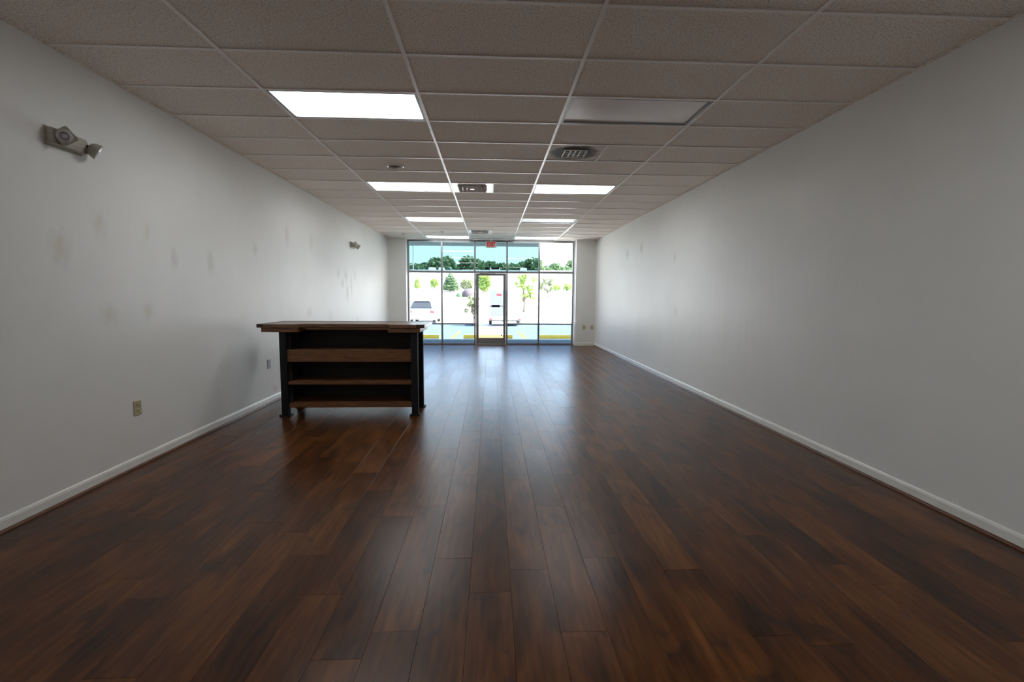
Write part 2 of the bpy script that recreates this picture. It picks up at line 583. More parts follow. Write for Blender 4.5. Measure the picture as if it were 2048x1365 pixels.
order = sorted([p for p in planks if in_view(p)], key=lambda p: in_view(p) / ((p[1] - p[0]) * (p[3] - p[2])) ** 0.4)
chosen = set(order[:300])
rest = MB()
for p in planks:
    w_, l_ = round(p[1] - p[0], 3), round(p[3] - p[2], 3)
    cx, cy = (p[0] + p[1]) / 2, (p[2] + p[3]) / 2
    rx, ry = random.gauss(0, 0.00045), random.gauss(0, 0.0022)
    if p in chosen:
        key = (w_, l_)
        if key not in plank_cache:
            plank_cache[key] = plank_mb(w_, l_).mesh('plank', M['plank'])
        place('plank', plank_cache[key], floor, (cx, cy, 0), (rx, ry, 0))
    else:
        m_ = plank_mb(w_, l_)
        rest.add([(a + cx, b_ + cy, c - ry * a + rx * b_) for a, b_, c in m_.v], m_.f)
o = rest.build('far_planks', M['plank'], floor)
o['kind'] = 'stuff'

# ---- walls
STAIN = {'y': (0.72, 0.68, 0.53), 'g': (0.50, 0.49, 0.47), 'h': (0.60, 0.585, 0.55), 'p': (0.74, 0.48, 0.50)}
def long_wall(name, x_in, x_out, patches):
    """thick slab whose room face is gridded finely enough to carry the patches"""
    y_a, y_b, z_a, z_b = YB - 0.2, YG + 0.3, -0.15, 3.4
    ys = [y_a, -3.0, 0.30] + [0.3 + .025 * k for k in range(1, 325)] + [y_b]
    zs = [z_a, 0.08] + [0.08 + .03 * k for k in range(1, 85)] + [z_b]
    ny, nz = len(ys), len(zs)
    vs = [(x_in, y, z) for z in zs for y in ys]
    fs = [(j * ny + i, j * ny + i + 1, (j + 1) * ny + i + 1, (j + 1) * ny + i) for j in range(nz - 1) for i in range(ny - 1)]
    n = len(vs)
    vs += [(x_out, y_a, z_a), (x_out, y_b, z_a), (x_out, y_b, z_b), (x_out, y_a, z_b)]
    bot = list(range(ny)); top_ = [(nz - 1) * ny + i for i in range(ny)]
    lef = [j * ny for j in range(nz)]; rig = [j * ny + ny - 1 for j in range(nz)]
    fs += [tuple([n, n + 1] + bot[::-1]), tuple([n + 3] + top_ + [n + 2]), tuple([n] + lef + [n + 3]), tuple([n + 1, n + 2] + rig[::-1]), (n, n + 3, n + 2, n + 1)]
    m_ = MB().add(vs, fs)
    o = m_.build(name, M[name])
    at = o.data.attributes.new('stain', 'FLOAT_COLOR', 'POINT')
    buf = []
    for v in o.data.vertices:
        _, y, z = v.co
        col, al = (0.7, 0.7, 0.68), 0.0
        for (a, h_, ra, rh, st_, k) in patches:
            d = math.hypot((y - a) / ra, (z - h_) / rh)
            if d < 2.2:
                d += .30 * math.sin(y * 61 + z * 23 + a * 9) * math.sin(z * 47 - y * 17)
                t = max(0.0, min(1.0, (1.25 - d) / .9))
                t = t * t * (3 - 2 * t) * st_ * .75
                if t > 0:
                    w1 = t / (t + al * (1 - t)) if t + al * (1 - t) else 0
                    col = tuple(p * (1 - w1) + q * w1 for p, q in zip(col, STAIN[k]))
                    al = al + t * (1 - al)
        buf += [*col, al]
    at.data.foreach_set('color', buf)
    return o
wl_ = long_wall('wall_left', WL, WL - .2, sorted(PATCH_L, key=lambda p: p[5] == 'y'))
struct(wl_, 'long off-white painted left wall with filled patches and smudges', 'wall')
wr_ = long_wall('wall_right', WR, WR + .2, PATCH_R)
struct(wr_, 'long bare off-white painted right wall', 'wall')
wb_ = MB().box(WL, WR, YB - 0.2, YB, -0.15, 3.4).build('wall_back', M['wall_front'])
struct(wb_, 'plain off-white back wall behind the viewer', 'wall')
PXL, PXR = -2.418, 2.413
o = MB().box(WL, PXL, YF, YG + 0.3, -0.15, 3.4).build('wall_front_left', M['wall_front'])
struct(o, 'narrow white pier left of the shop window', 'wall')
o = MB().box(PXR, WR, YF, YG + 0.3, -0.15, 3.4).build('wall_front_right', M['wall_front'])
struct(o, 'narrow white pier right of the shop window with two plates', 'wall')

# ---- baseboards with shoe moulding
def baseboard(name, side):
    sx = WL if side < 0 else WR
    d = -side
    prof = [(sx, 0.0), (sx + d * .012, 0.0), (sx + d * .012, .066), (sx + d * .008, .080), (sx + d * .003, .086), (sx, .086)]
    b_ = MB().prism(prof, 1, YB, YF).build(name, M['base'])
    struct(b_, 'white baseboard along the %s wall' % ('left' if side < 0 else 'right'), 'baseboard')
    a = sx + d * .012
    sp = [(a, 0.0)] + [(a + d * .016 * math.cos(t), .018 * math.sin(t)) for t in [math.pi / 2 * k / 4 for k in range(5)]]
    MB().prism(sp, 1, YB, YF - 0.001).build('shoe_moulding', M['shoe'], b_)
baseboard('baseboard_left', -1)
baseboard('baseboard_right', 1)
o = MB().box(PXR + .002, WR - .03, YF - .012, YF, 0, .086, .003).build('baseboard_front_right', M['base'])
struct(o, 'short white baseboard across the right pier', 'baseboard')
o = MB().box(WL + .03, PXL - .002, YF - .012, YF, 0, .086, .003).build('baseboard_front_left', M['base'])
struct(o, 'short white baseboard across the left pier', 'baseboard')

# ---- ceiling: deck, tiles, tee grid
ceiling = MB().box(WL - .2, WR + .2, YB - .2, YG + .3, CE + .16, 3.6).build('ceiling', M['white'])
struct(ceiling, 'suspended ceiling of beige acoustic tiles in a white grid', 'ceiling')
TB = 0.026                       # tee width
ROWS = range(-10, 19)
LIT = {(1, 2), (1, 7), (3, 7), (1, 12), (1, 17), (3, 17), (3, -3), (1, -8)}
UNLIT = {(3, 2), (3, 12), (1, -3), (3, -8)}
HALF = {(3, 4): 'soot', (2, 7): 'vent', (2, 15): 'vent2'}
tile_cache = {}
def tile_at(x0, x1, y0, y1):
    g = 0.006
    w_, l_ = round(x1 - x0 - g, 3), round(y1 - y0 - g, 3)
    if (w_, l_) not in tile_cache:
        tile_cache[(w_, l_)] = MB().box(-w_ / 2, w_ / 2, -l_ / 2, l_ / 2, 0, 0.015).mesh('tile', M['tile'])
    place('tile', tile_cache[(w_, l_)], ceiling, ((x0 + x1) / 2, (y0 + y1) / 2, CE + 0.004 + random.uniform(0, .001)))
for r in ROWS:
    y0, y1 = r * T, min((r + 1) * T, YG - 0.05)
    y0 = max(y0, YB)
    if y1 - y0 < 0.05:
        continue
    for b_ in range(5):
        if (b_, r) in LIT or (b_, r) in UNLIT:
            continue
        xa, xb = BX[b_], BX[b_ + 1]
        if y0 >= YF - 0.6 and b_ in (0, 4):
            pass
        if (b_, r) in HALF:
            tile_at(xa + T, xb, y0, y1)
            continue
        if y1 > YF and b_ in (0, 4):      # the last row stops at the piers
            if y0 < YF - .04:
                tile_at(xa, xb, y0, YF)
            if b_ == 0: tile_at(PXL, xb, max(y0, YF), y1)
            else: tile_at(xa, PXR, max(y0, YF), y1)
            continue
        tile_at(xa, xb, y0, y1)
def tee(l_):                      # inverted tee along x
    return MB().box(-l_ / 2, l_ / 2, -TB / 2, TB / 2, -0.0025, 0.0025).box(-l_ / 2, l_ / 2, -.003, .003, .0025, .035)
ct = {}
for r in range(-9, 19):
    y0 = r * T
    if y0 > YG - .1: continue
    for b_ in range(5):
        xa, xb = BX[b_], BX[b_ + 1]
        if y0 > YF:
            xa, xb = max(xa, PXL), min(xb, PXR)
        l_ = round(xb - xa - TB, 3)
        if l_ not in ct:
            ct[l_] = tee(l_).mesh('cross_tee', M['grid'])
        place('cross_tee', ct[l_], ceiling, ((xa + xb) / 2, y0, CE))
for bx_ in BX[1:5]:
    MB().box(bx_ - TB / 2, bx_ + TB / 2, YB, YG - .06, CE - .004, CE + .003).box(bx_ - .004, bx_ + .004, YB, YG - .06, CE + .003, CE + .04).build('main_runner', M['grid'], ceiling)
MB().box(WL, WL + .022, YB, YF, CE - .003, CE + .003).box(WL, WL + .003, YB, YF, CE + .003, CE + .03).build('wall_angle', M['tile'], ceiling)
MB().box(WR - .022, WR, YB, YF, CE - .003, CE + .003).box(WR - .003, WR, YB, YF, CE + .003, CE + .03).build('wall_angle', M['tile'], ceiling)
for (b_, r) in HALF:              # short tee halving the bay beside each grille
    xm = BX[b_] + T
    MB().box(xm - TB / 2, xm + TB / 2, r * T + TB / 2, (r + 1) * T - TB / 2, CE - .0025, CE + .0025).build('short_tee', M['grid'], ceiling)

# ================================================================ SHOP WINDOW
MUL = [-2.395, -1.440, -0.487, 0.441, 1.376, 2.372]     # mullion centres
MW, MD = 0.048, 0.11
ZT, ZM, ZH = 2.110, 0.610, 2.965
def frame_bar(name, x0, x1, z0, z1, parent, d=MD, y=YG):
    return MB().box(x0, x1, y - d / 2, y + d / 2, z0, z1, .004).build(name, M['alu'], parent)
wlabels = {
    1: 'first shop window bay from the left, with exposure-darkened transom, silver car behind', 2: 'shop window bay between the left bay and the glass door, exposure-darkened transom',
    3: 'exposure-darkened transom window above the glass door with two black strips', 4: 'shop window bay just right of the glass door, exposure-darkened transom',
    5: 'rightmost shop window bay with clear transom against the right pier'}
for k in range(5):
    n = k + 1
    xa, xb = MUL[k], MUL[k + 1]
    root = empty('window_%d' % n, ((xa + xb) / 2, YG, 0))
    struct(root, wlabels[n], 'window')
    cx = (xa + xb) / 2
    def bar(name, x0, x1, z0, z1, d=MD):
        return MB().box(x0 - cx, x1 - cx, -d / 2, d / 2, z0, z1, .004).build(name, M['alu'], root)
    def pane(x0, x1, z0, z1, mt):
        return MB().box(x0 - cx, x1 - cx, -.003, .003, z0, z1).build('pane', mt, root)
    if k == 0: bar('mullion', xa - MW / 2, xa + MW / 2, 0, 3.03)
    bar('mullion', xb - MW / 2, xb + MW / 2, 0, 3.03)
    xi, xj = xa + MW / 2, xb - MW / 2
    bar('head_rail', xi, xj, ZH, 3.03)
    bar('transom_rail', xi, xj, ZT - .03, ZT + .03)
    pane(xi, xj, ZT + .03, ZH, M['view_dim'] if n < 5 else M['clear'])
    if n == 3:
        MB().box(0.004, 0.125, -.008, -.0032, 2.188, 2.252).build('vinyl_strip', M['black'], root, loc=(-0.18, 0, 0))
        MB().box(0.0, 0.235, -.008, -.0032, 2.188, 2.252).build('vinyl_strip', M['black'], root, loc=(0.005, 0, 0))
    else:
        bar('middle_rail', xi, xj, ZM - .022, ZM + .022)
        bar('sill_rail', xi, xj, 0, .045)
        pane(xi, xj, ZM + .022, ZT - .03, M['clear'])
        pane(xi, xj, .045, ZM - .022, M['view_dim2'])

# ---- glass door
dx0, dx1 = MUL[2] + MW / 2, MUL[3] - MW / 2
door = empty('door_1', ((dx0 + dx1) / 2, YG, 0))
struct(door, 'aluminium framed glass entrance door with push bar', 'door')
dc = (dx0 + dx1) / 2
def dpart(name, x0, x1, z0, z1, d=.045, mt='alu', y=0.0):
    return MB().box(x0 - dc, x1 - dc, y - d / 2, y + d / 2, z0, z1, .004).build(name, M[mt], door)
dpart('threshold', dx0, dx1, 0, .015, .12)
dpart('stile', dx0 + .004, dx0 + .085, .018, ZT - .035)
dpart('stile', dx1 - .085, dx1 - .004, .018, ZT - .035)
dpart('top_rail', dx0 + .085, dx1 - .085, ZT - .10, ZT - .035)
dpart('bottom_rail', dx0 + .085, dx1 - .085, .018, .20)
MB().box(dx0 + .085 - dc, dx1 - .085 - dc, -.003, .003, .20, ZT - .10).build('pane', M['clear'], door)
pb = MB().tube([(dx0 + .05 - dc, -.065, 1.13), (dx1 - .05 - dc, -.065, 1.13)], .009, 10).tube([(dx0 + .05 - dc, -.065, 1.13), (dx0 + .05 - dc, -.02, 1.13)], .009, 8).tube([(dx1 - .05 - dc, -.065, 1.13), (dx1 - .05 - dc, -.02, 1.13)], .009, 8).build('push_bar', M['alu'], door, smooth=True)
MB().box(0.02, .26, -.082, -.05, 1.10, 1.165, .006).build('bar_pad', M['black'], pb)
cl = MB().box(-.34, -.08, -.085, -.024, 2.075, 2.135, .008).build('door_closer', M['housing'], door)
MB().tube([(-.15, -.055, 2.075), (-.05, -.20, 2.068), (.12, -.07, 2.072)], .008, 8).build('closer_arm', M['housing'], cl)
MB().lathe([(.0, .0), (.024, .0), (.024, .012), (.015, .022), (.0, .022)], 16, Matrix.Translation((0.31, -.004, .275)) @ Matrix.Rotation(math.pi / 2, 4, 'X')).build('lock_stop', M['black'], door, smooth=True)

# ---- exit sign on the window head
es = empty('exit_sign', (-0.02, YG - .06, 2.80))
tag(es, 'white exit sign with red letters above the glass door', 'sign')
MB().box(-.155, .155, -.05, .0, 0, .185, .008).build('housing', M['white'], es)
MB().box(-.03, .03, -.04, 0, .185, .215).build('bracket', M['white'], es)
lt = place('lettering', text_mesh('EXIT', .120, M['red']), es, (0, -.052, .092), (math.pi / 2, 0, 0))
lt.scale = (1.0, 1.3, 1.0)
lt['label'] = 'red EXIT lettering'

# ================================================================ CEILING THINGS
def fixture(b_, r, lit, label):
    xa, xb = BX[b_] + TB / 2 + .001, BX[b_ + 1] - TB / 2 - .001
    y0, y1 = r * T + TB / 2 + .001, (r + 1) * T - TB / 2 - .001
    cx, cy = (xa + xb) / 2, (y0 + y1) / 2
    hx, hy = (xb - xa) / 2, (y1 - y0) / 2
    root = empty('ceiling_light', (cx, cy, CE))
    tag(root, label, 'light', 'recessed ceiling light panels')
    fw = .022
    MB().box(-hx, hx, -hy, -hy + fw, -.001, .012).box(-hx, hx, hy - fw, hy, -.001, .012).box(-hx, -hx + fw, -hy + fw, hy - fw, -.001, .012).box(hx - fw, hx, -hy + fw, hy - fw, -.001, .012).build('frame', M['housing'], root)
    MB().box(-hx, hx, -hy, hy, .055, .12).box(-hx, -hx + .008, -hy, hy, .012, .055).box(hx - .008, hx, -hy, hy, .012, .055).box(-hx, hx, -hy, -hy + .008, .012, .055).box(-hx, hx, hy - .008, hy, .012, .055).build('housing', M['white'], root)
    # slightly bowed lens
    nx, ny = 12, 6
    vs, fs = [], []
    for j in range(ny + 1):
        for i in range(nx + 1):
            u, v = i / nx * 2 - 1, j / ny * 2 - 1
            vs.append((u * (hx - fw), v * (hy - fw), .011 - .006 * (1 - u ** 4) * (1 - v * v)))
    for j in range(ny):
        for i in range(nx):
            a = j * (nx + 1) + i
            fs.append((a, a + 1, a + nx + 2, a + nx + 1))
    vs2 = [(a, b2, c + .003) for a, b2, c in vs]
    n = len(vs)
    m_ = MB().add(vs + vs2, fs + [tuple(i + n for i in q)[::-1] for q in fs])
    m_.build('lens', M['panel_on' if lit else 'panel_off'], root, smooth=True)
    return root
FL = {(1, 2): (1, 'lit ceiling panel on the left, largest and nearest of all'), (3, 2): (0, 'large unlit grey ceiling panel on the right, nearest one'),
      (1, 7): (1, 'lit ceiling panel on the left beside the square air vent'), (3, 7): (1, 'lit ceiling panel on the right, in the second row'),
      (1, 12): (1, 'lit ceiling panel on the left, in the third row'), (3, 12): (0, 'unlit ceiling panel on the right, in the third row'),
      (1, 17): (1, 'lit ceiling panel nearest the shop window, on the left'), (3, 17): (1, 'lit ceiling panel nearest the shop window, on the right'),
      (1, -3): (0, 'unlit ceiling panel overhead on the left, behind the viewer'), (3, -3): (1, 'added unseen lit ceiling panel overhead on the right'),  # row added out of view; its lit panel brightens the near walls
      (1, -8): (1, 'lit ceiling panel by the back wall, on the left'), (3, -8): (0, 'unlit ceiling panel by the back wall, on the right')}
for (b_, r), (lit, lab) in FL.items():
    fixture(b_, r, lit, lab)

# sooty return grille
sg = empty('return_grille', (BX[3] + T / 2, 4.5 * T, CE))
tag(sg, 'square ceiling grille panel with a black soot ring around it', 'vent')
h = T / 2 - TB / 2 - .002
MB().box(-h, h, -h, h, .004, .016).build('panel', M['soot'], sg)
MB().box(-.125, .125, -.125, .125, -.002, .004).build('backing', M['slot'], sg)
MB().box(-.13, .13, -.13, -.115, -.008, .004).box(-.13, .13, .115, .13, -.008, .004).box(-.13, -.115, -.115, .115, -.008, .004).box(.115, .13, -.115, .115, -.008, .004).build('frame', M['emerg'], sg)
for k in range(2):
    MB().box(-.115, .115, -.045 + k * .075, -.030 + k * .075, -.008, -.002).build('blade', M['emerg'], sg)
for k in range(3):
    MB().box(-.062 + k * .055, -.047 + k * .055, -.113, .113, -.0075, -.0025).build('cross_blade', M['emerg'], sg)

# supply diffusers: stepped square cones
def diffuser(y_row, label, s=1.0):
    root = empty('air_diffuser', (BX[2] + T / 2, (y_row + .5) * T, CE))
    tag(root, label, 'vent', 'square ceiling air diffusers')
    h = T / 2 - TB / 2 - .002
    m_ = MB()
    for a0, a1 in ((h, h - .075),):
        m_.box(-a0, a0, -a0, -a1, -.002, .012).box(-a0, a0, a1, a0, -.002, .012).box(-a0, -a1, -a1, a1, -.002, .012).box(a1, a0, -a1, a1, -.002, .012)
    m_.build('frame', M['vent'], root)
    MB().box(-h, h, -h, h, .10, .115).box(-h, h, -h, -h + .01, .012, .10).box(-h, h, h - .01, h, .012, .10).box(-h, -h + .01, -h, h, .012, .10).box(h - .01, h, -h, h, .012, .10).build('plenum', M['black'], root)
    for k, (a, zt) in enumerate(((.205, .06), (.145, .05), (.085, .04))):
        c = MB()
        b2 = a - .045
        vs = [(-a, -a, -.022), (a, -a, -.022), (a, a, -.022), (-a, a, -.022), (-b2, -b2, zt - .015), (b2, -b2, zt - .015), (b2, b2, zt - .015), (-b2, b2, zt - .015)]
        vs2 = [(x_, y_, z_ + .004) for x_, y_, z_ in vs]
        fs = [(i, (i + 1) % 4, 4 + (i + 1) % 4, 4 + i) for i in range(4)]
        c.add(vs + vs2, fs + [tuple(i + 8 for i in q)[::-1] for q in fs] + [(i, (i + 1) % 4, 8 + (i + 1) % 4, 8 + i) for i in range(4)])
        c.build('cone', M['vent'], root)
    MB().box(-.03, .03, -.03, .03, -.02, .03).build('core', M['vent'], root)
    return root
diffuser(7, 'square metal air diffuser beside the lit panel in the second row')
diffuser(15, 'square air diffuser near the exit sign and shop window')

# recessed round ceiling speaker and small sprinkler heads
rc = empty('recessed_downlight', (-1.225, 3.41, CE + .004))
tag(rc, 'round recessed ceiling can with dark opening and pale ring', 'light')
MB().lathe([(.078, .0), (.078, -.006), (.096, -.022), (.108, -.016), (.112, .0)], 32).build('trim_ring', M['vent'], rc, smooth=True)
MB().lathe([(.077, -.0012), (.077, -.003), (.05, -.0035), (.0, -.0035)], 32).build('baffle', M['slot'], rc, smooth=True)
for px, py, lab in ((-1.256, 9.555, 'small round ceiling sprinkler plate left of the far air diffuser'), (-2.316, 10.04, 'small round ceiling sprinkler plate near the left pier')):
    s_ = empty('sprinkler_head', (px, py, CE + .004))
    tag(s_, lab, 'sprinkler', 'ceiling sprinkler heads')
    MB().lathe([(.0, 0), (.045, 0), (.04, -.008), (.015, -.012), (.0, -.012)], 20).build('plate', M['grayplate'], s_, smooth=True)
    MB().lathe([(.008, -.012), (.008, -.035), (.02, -.037), (.02, -.040), (.0, -.040)], 14).build('deflector', M['grayplate'], s_, smooth=True)

# ================================================================ WALL THINGS
def emergency_light(loc, label):
    root = empty('emergency_light', loc)
    tag(root, label, 'light', 'twin-head emergency lights on the left wall')
    # body: length along y, sticks out of the wall along +x
    MB().prism([(0, -.055), (.050, -.048), (.056, -.02), (.056, .025), (.046, .05), (0, .055)], 1, -.135, .135).build('body', M['emerg'], root, smooth=False)
    MB().box(0, .008, -.142, .142, -.062, .062, .003).build('back_plate', M['emerg'], root)
    def head(name, base, aim, sq):
        aim = Vector(aim).normalized()
        q = aim.to_track_quat('Z', 'Y').to_matrix().to_4x4()
        if sq:
            q = q @ Matrix.Rotation(math.radians(38), 4, 'Z')
        mt = Matrix.Translation(base) @ q
        if sq:
            bm = bmesh.new()
            bmesh.ops.create_cube(bm, size=1)
            for v in bm.verts:
                s_ = .052 if v.co.z > 0 else .034
                v.co = Vector((v.co.x * 2 * s_, v.co.y * 2 * s_, .0 if v.co.z < 0 else .055))
            bmesh.ops.bevel(bm, geom=list(bm.edges), offset=.006, segments=2, affect='EDGES')
            hd = MB().bm(bm, mt).build(name, M['emerg'], root)
        else:
            hd = MB().lathe([(.012, -.014), (.034, -.006), (.048, .014), (.055, .038), (.056, .050)], 22, mt).build(name, M['emerg'], root, smooth=True)
        z = .055 if sq else .050
        r_ = .043 if sq else .052
        MB().lathe([(r_, z), (r_, z + .004), (r_ * .6, z + .010), (.0, z + .012)], 22, mt).build('lens', M['lens'], hd, smooth=True)
        if sq:
            MB().lathe([(.030, z + .0075), (.024, z + .013), (.016, z + .013), (.016, z + .009)], 20, mt).build('reflector_ring', M['housing'], hd, smooth=True)
        return hd
    MB().tube([(.05, -.055, .006), (.066, -.06, .008)], .016, 10).build('swivel', M['black'], root)
    MB().tube([(.045, .13, .0), (.055, .152, .0)], .018, 10).build('swivel', M['black'], root)
    head('lamp_head', (.062, -.055, .008), (.62, -.76, -.10), True)
    head('lamp_head', (.060, .150, .0), (.70, .45, -.50), False)
    return root
emergency_light((WL, .68, 2.445), 'putty coloured twin-head emergency light on the left wall, near one')
emergency_light((WL, 7.45, 2.46), 'small distant emergency light on the left wall near the window')

def outlet(loc, rz, label, mt, kind):
    root = empty('wall_outlet', loc, rz)        # local -y faces the room
    tag(root, label, 'outlet', 'electrical plates on the walls')
    MB().box(-.041, .041, -.007, 0, -.06, .06, .003).build('plate', M[mt], root)
    if kind == 'duplex':
        for s_ in (-1, 1):
            rec = MB().box(-.017, .017, -.0095, -.006, s_ * .024 - .015, s_ * .024 + .015, .002).build('receptacle', M[mt], root)
            for sx in (-.006, .006):
                MB().box(sx - .0015, sx + .0015, -.0105, -.009, s_ * .024 - .005, s_ * .024 + .006).build('slot', M['slot'], rec)
    else:
        MB().lathe([(.0, 0), (.009, 0), (.009, .008), (.0, .008)], 14, Matrix.Translation((0, -.006, 0)) @ Matrix.Rotation(math.pi / 2, 4, 'X')).build('jack', M['slot'], root)
outlet((WL, 1.185, .485), math.pi / 2, 'ivory wall outlet low on the left wall, nearest one', 'ivory', 'duplex')
outlet((WL, 3.53, .515), math.pi / 2, 'grey wall outlet on the left wall beside the wooden counter', 'grayplate', 'duplex')
outlet((2.671, YF, .531), 0, 'ivory plate on the right pier, the one nearer the window', 'ivory', 'jack')
outlet((2.900, YF, .531), 0, 'ivory plate on the right pier, the one in the corner', 'ivory', 'duplex')

# ================================================================ COUNTER
CX0, CX1, CY0, CY1, CT = -2.695, -0.79, 2.76, 3.47, 1.080
ct_ = empty('sales_counter', ((CX0 + CX1) / 2, (CY0 + CY1) / 2, 0))
tag(ct_, 'dark wooden counter with open shelves and black metal legs', 'counter')
ox, oy = (CX0 + CX1) / 2, (CY0 + CY1) / 2
def cp(name, x0, x1, y0, y1, z0, z1, mt, bev=.004, parent=None):
    return MB().box(x0 - ox, x1 - ox, y0 - oy, y1 - oy, z0, z1, bev).build(name, M[mt], parent or ct_)
wi0, wi1, rec = -2.215, -1.235, .13            # inner ends of the two wings, recess depth
# top slab: U-shaped with a darker rim round the outside
top = MB().prism([(CX0 + .07 - ox, CY0 - oy), (wi0 - .05 - ox, CY0 - oy), (wi0 + .03 - ox, CY0 + rec - oy), (wi1 - .03 - ox, CY0 + rec - oy), (wi1 + .05 - ox, CY0 - oy), (CX1 - .10 - ox, CY0 - oy), (CX1 - .10 - ox, CY1 - .07 - oy), (CX0 + .07 - ox, CY1 - .07 - oy)], 2, CT - .038, CT).build('counter_top', M['woodtop'], ct_)
cp('rim_board', CX0, CX0 + .069, CY0, CY1, CT - .038, CT + .003, 'wood2')
cp('rim_board', CX1 - .099, CX1, CY0, CY1, CT - .038, CT + .003, 'wood2')
cp('rim_board', CX0 + .069, CX1 - .099, CY1 - .069, CY1, CT - .038, CT + .003, 'wood2')
# aprons under the slab
cp('apron', CX0 + .045, wi0 - .03, CY0 + .012, CY0 + .04, CT - .092, CT - .039, 'wood')
cp('apron', wi1 + .02, CX1 - .055, CY0 + .012, CY0 + .04, CT - .092, CT - .039, 'wood')
cp('apron', wi0 - .029, wi1 + .019, CY0 + rec + .012, CY0 + rec + .04, CT - .070, CT - .039, 'wood')
cp('apron', CX0 + .045, CX0 + .073, CY0 + .041, CY1 - .04, CT - .092, CT - .039, 'wood')
cp('apron', CX1 - .083, CX1 - .055, CY0 + .041, CY1 - .04, CT - .092, CT - .039, 'wood')
cp('apron', CX0 + .074, CX1 - .084, CY1 - .068, CY1 - .04, CT - .092, CT - .039, 'wood')
cp('apron', wi0 - .058, wi0 - .030, CY0 + .041, CY0 + rec + .04, CT - .092, CT - .039, 'wood')
cp('apron', wi1 + .0205, wi1 + .048, CY0 + .041, CY0 + rec + .04, CT - .092, CT - .039, 'wood')
# steel legs with feet
LX = ((-2.462, -2.385), (-.955, -.880))
for (a, b_) in LX:
    for (c, d) in ((2.79, 2.865), (3.235, 3.305)):
        lg = cp('leg', a, b_, c, d, .012, CT - .0925, 'black', .004)
        cp('foot', a - .022, b_ + .022, c - .022, d + .022, 0, .012, 'black', .003, parent=lg)
        if c < 3:
            for sx in (a - .012, b_ + .012):
                MB().lathe([(.0, .012), (.008, .012), (.008, .022), (.0, .024)], 8, Matrix.Translation((sx - ox, c - .012 - oy, 0))).build('bolt', M['black'], lg)
# carcass
cp('side_panel', -2.42, -2.362, 2.866, 3.234, .09, CT - .093, 'blackpanel')
cp('side_panel', -.978, -.956, 2.866, 3.234, .09, CT - .093, 'blackpanel')
for k in range(7):                             # back boards
    z0 = .12 + k * .1315
    cp('back_board', -2.361, -.979, 3.212, 3.230, z0, z0 + .1315, 'blackpanel', .0015)
def shelf(z0, z1, y0=2.81):
    return cp('shelf', -2.384, -.956, y0, 3.211, z0, z1, 'wood')
shelf(.098, .150)
shelf(.372, .408)
shelf(.745, .770, 2.85)
face = cp('drawer_front', -2.384, -.956, 2.812, 2.840, .640, .785, 'wood')
for sx in (-2.365, -.975):
    for sz in (.665, .76):
        MB().lathe([(.0, 0), (.007, 0), (.006, .004), (.0, .005)], 10, Matrix.Translation((sx - ox, 2.812 - oy, sz)) @ Matrix.Rotation(math.pi / 2, 4, 'X')).build('bolt', M['black'], face)

# ================================================================ OUTSIDE
o = MB().box(-14, 14, YG + .06, 13.3, -.30, -.015).build('sidewalk', M['concrete'])
struct(o, 'shaded concrete sidewalk just outside the shop window', 'sidewalk')
# facade and canopy
o = MB().box(-14, WL - .2, YG - .1, YG + .3, -.15, 4.0).build('wall_outside_left', M['stucco'])
struct(o, 'outside wall of the neighbouring shop on the left', 'wall')
o = MB().box(WR + .2, 14, YG - .1, YG + .3, -.15, 4.0).build('wall_outside_right', M['stucco'])
struct(o, 'outside wall of the neighbouring shop on the right', 'wall')
o = MB().box(-14, 14, YG + .3, 13.65, 3.10, 3.6).build('canopy', M['soffit'])
struct(o, 'flat canopy over the sidewalk outside the window', 'canopy')
# ground: lot dips away from the shop then climbs to the far side
GP = [(13.0, -.17), (18, -.24), (24, -.36), (29, -.46), (38, -.35), (48, .45), (60, 1.6), (72, 2.3), (95, 2.5), (260, 2.6)]
def gz(y):
    for (a, za), (b_, zb) in zip(GP, GP[1:]):
        if a <= y <= b_:
            return za + (zb - za) * (y - a) / (b_ - a)
    return GP[-1][1]
vs, fs = [], []
for i, (y, z) in enumerate(GP):
    vs += [(-130, y, z), (130, y, z), (-130, y, z - .6), (130, y, z - .6)]
for i in range(len(GP) - 1):
    a, b_ = i * 4, i * 4 + 4
    fs += [(a, a + 1, b_ + 1, b_), (a + 2, b_ + 2, b_ + 3, a + 3), (a, b_, b_ + 2, a + 2), (a + 1, a + 3, b_ + 3, b_ + 1)]
fs += [(0, 2, 3, 1), (len(vs) - 4, len(vs) - 3, len(vs) - 1, len(vs) - 2)]
lot = MB().add(vs, fs).build('parking_lot', M['asphalt'])
struct(lot, 'sunlit parking lot outside the shop window', 'ground')

def on_plane(px, py, Y):          # world x,z at depth Y seen at a given spot, used to read sizes off the photo
    d = fwd + r2 * ((px - 1024) / FPX) - u2 * ((py - 682.5) / FPX)
    t = (Y - CAM.y) / d.y
    p = CAM + d * t
    return p.x, p.z
# stall lines
for px in (752, 902, 1052, 1202):
    xx, _ = on_plane(px, 675, 15.2)
    vs = []
    ys = [15.4, 18, 20.6]
    m_ = MB()
    for y in ys:
        vs += [(xx - .06, y, gz(y) + .004), (xx + .06, y, gz(y) + .004)]
    vs += [(a, b_, c - .01) for a, b_, c in vs]
    n = len(vs) // 2
    fs = []
    for i in range(len(ys) - 1):
        fs += [(2 * i, 2 * i + 1, 2 * i + 3, 2 * i + 2), (2 * i + n, 2 * i + 2 + n, 2 * i + 3 + n, 2 * i + 1 + n), (2 * i, 2 * i + 2, 2 * i + 2 + n, 2 * i + n), (2 * i + 1, 2 * i + 1 + n, 2 * i + 3 + n, 2 * i + 3)]
    m_.add(vs, fs).build('stall_line', M['yellow'], lot)
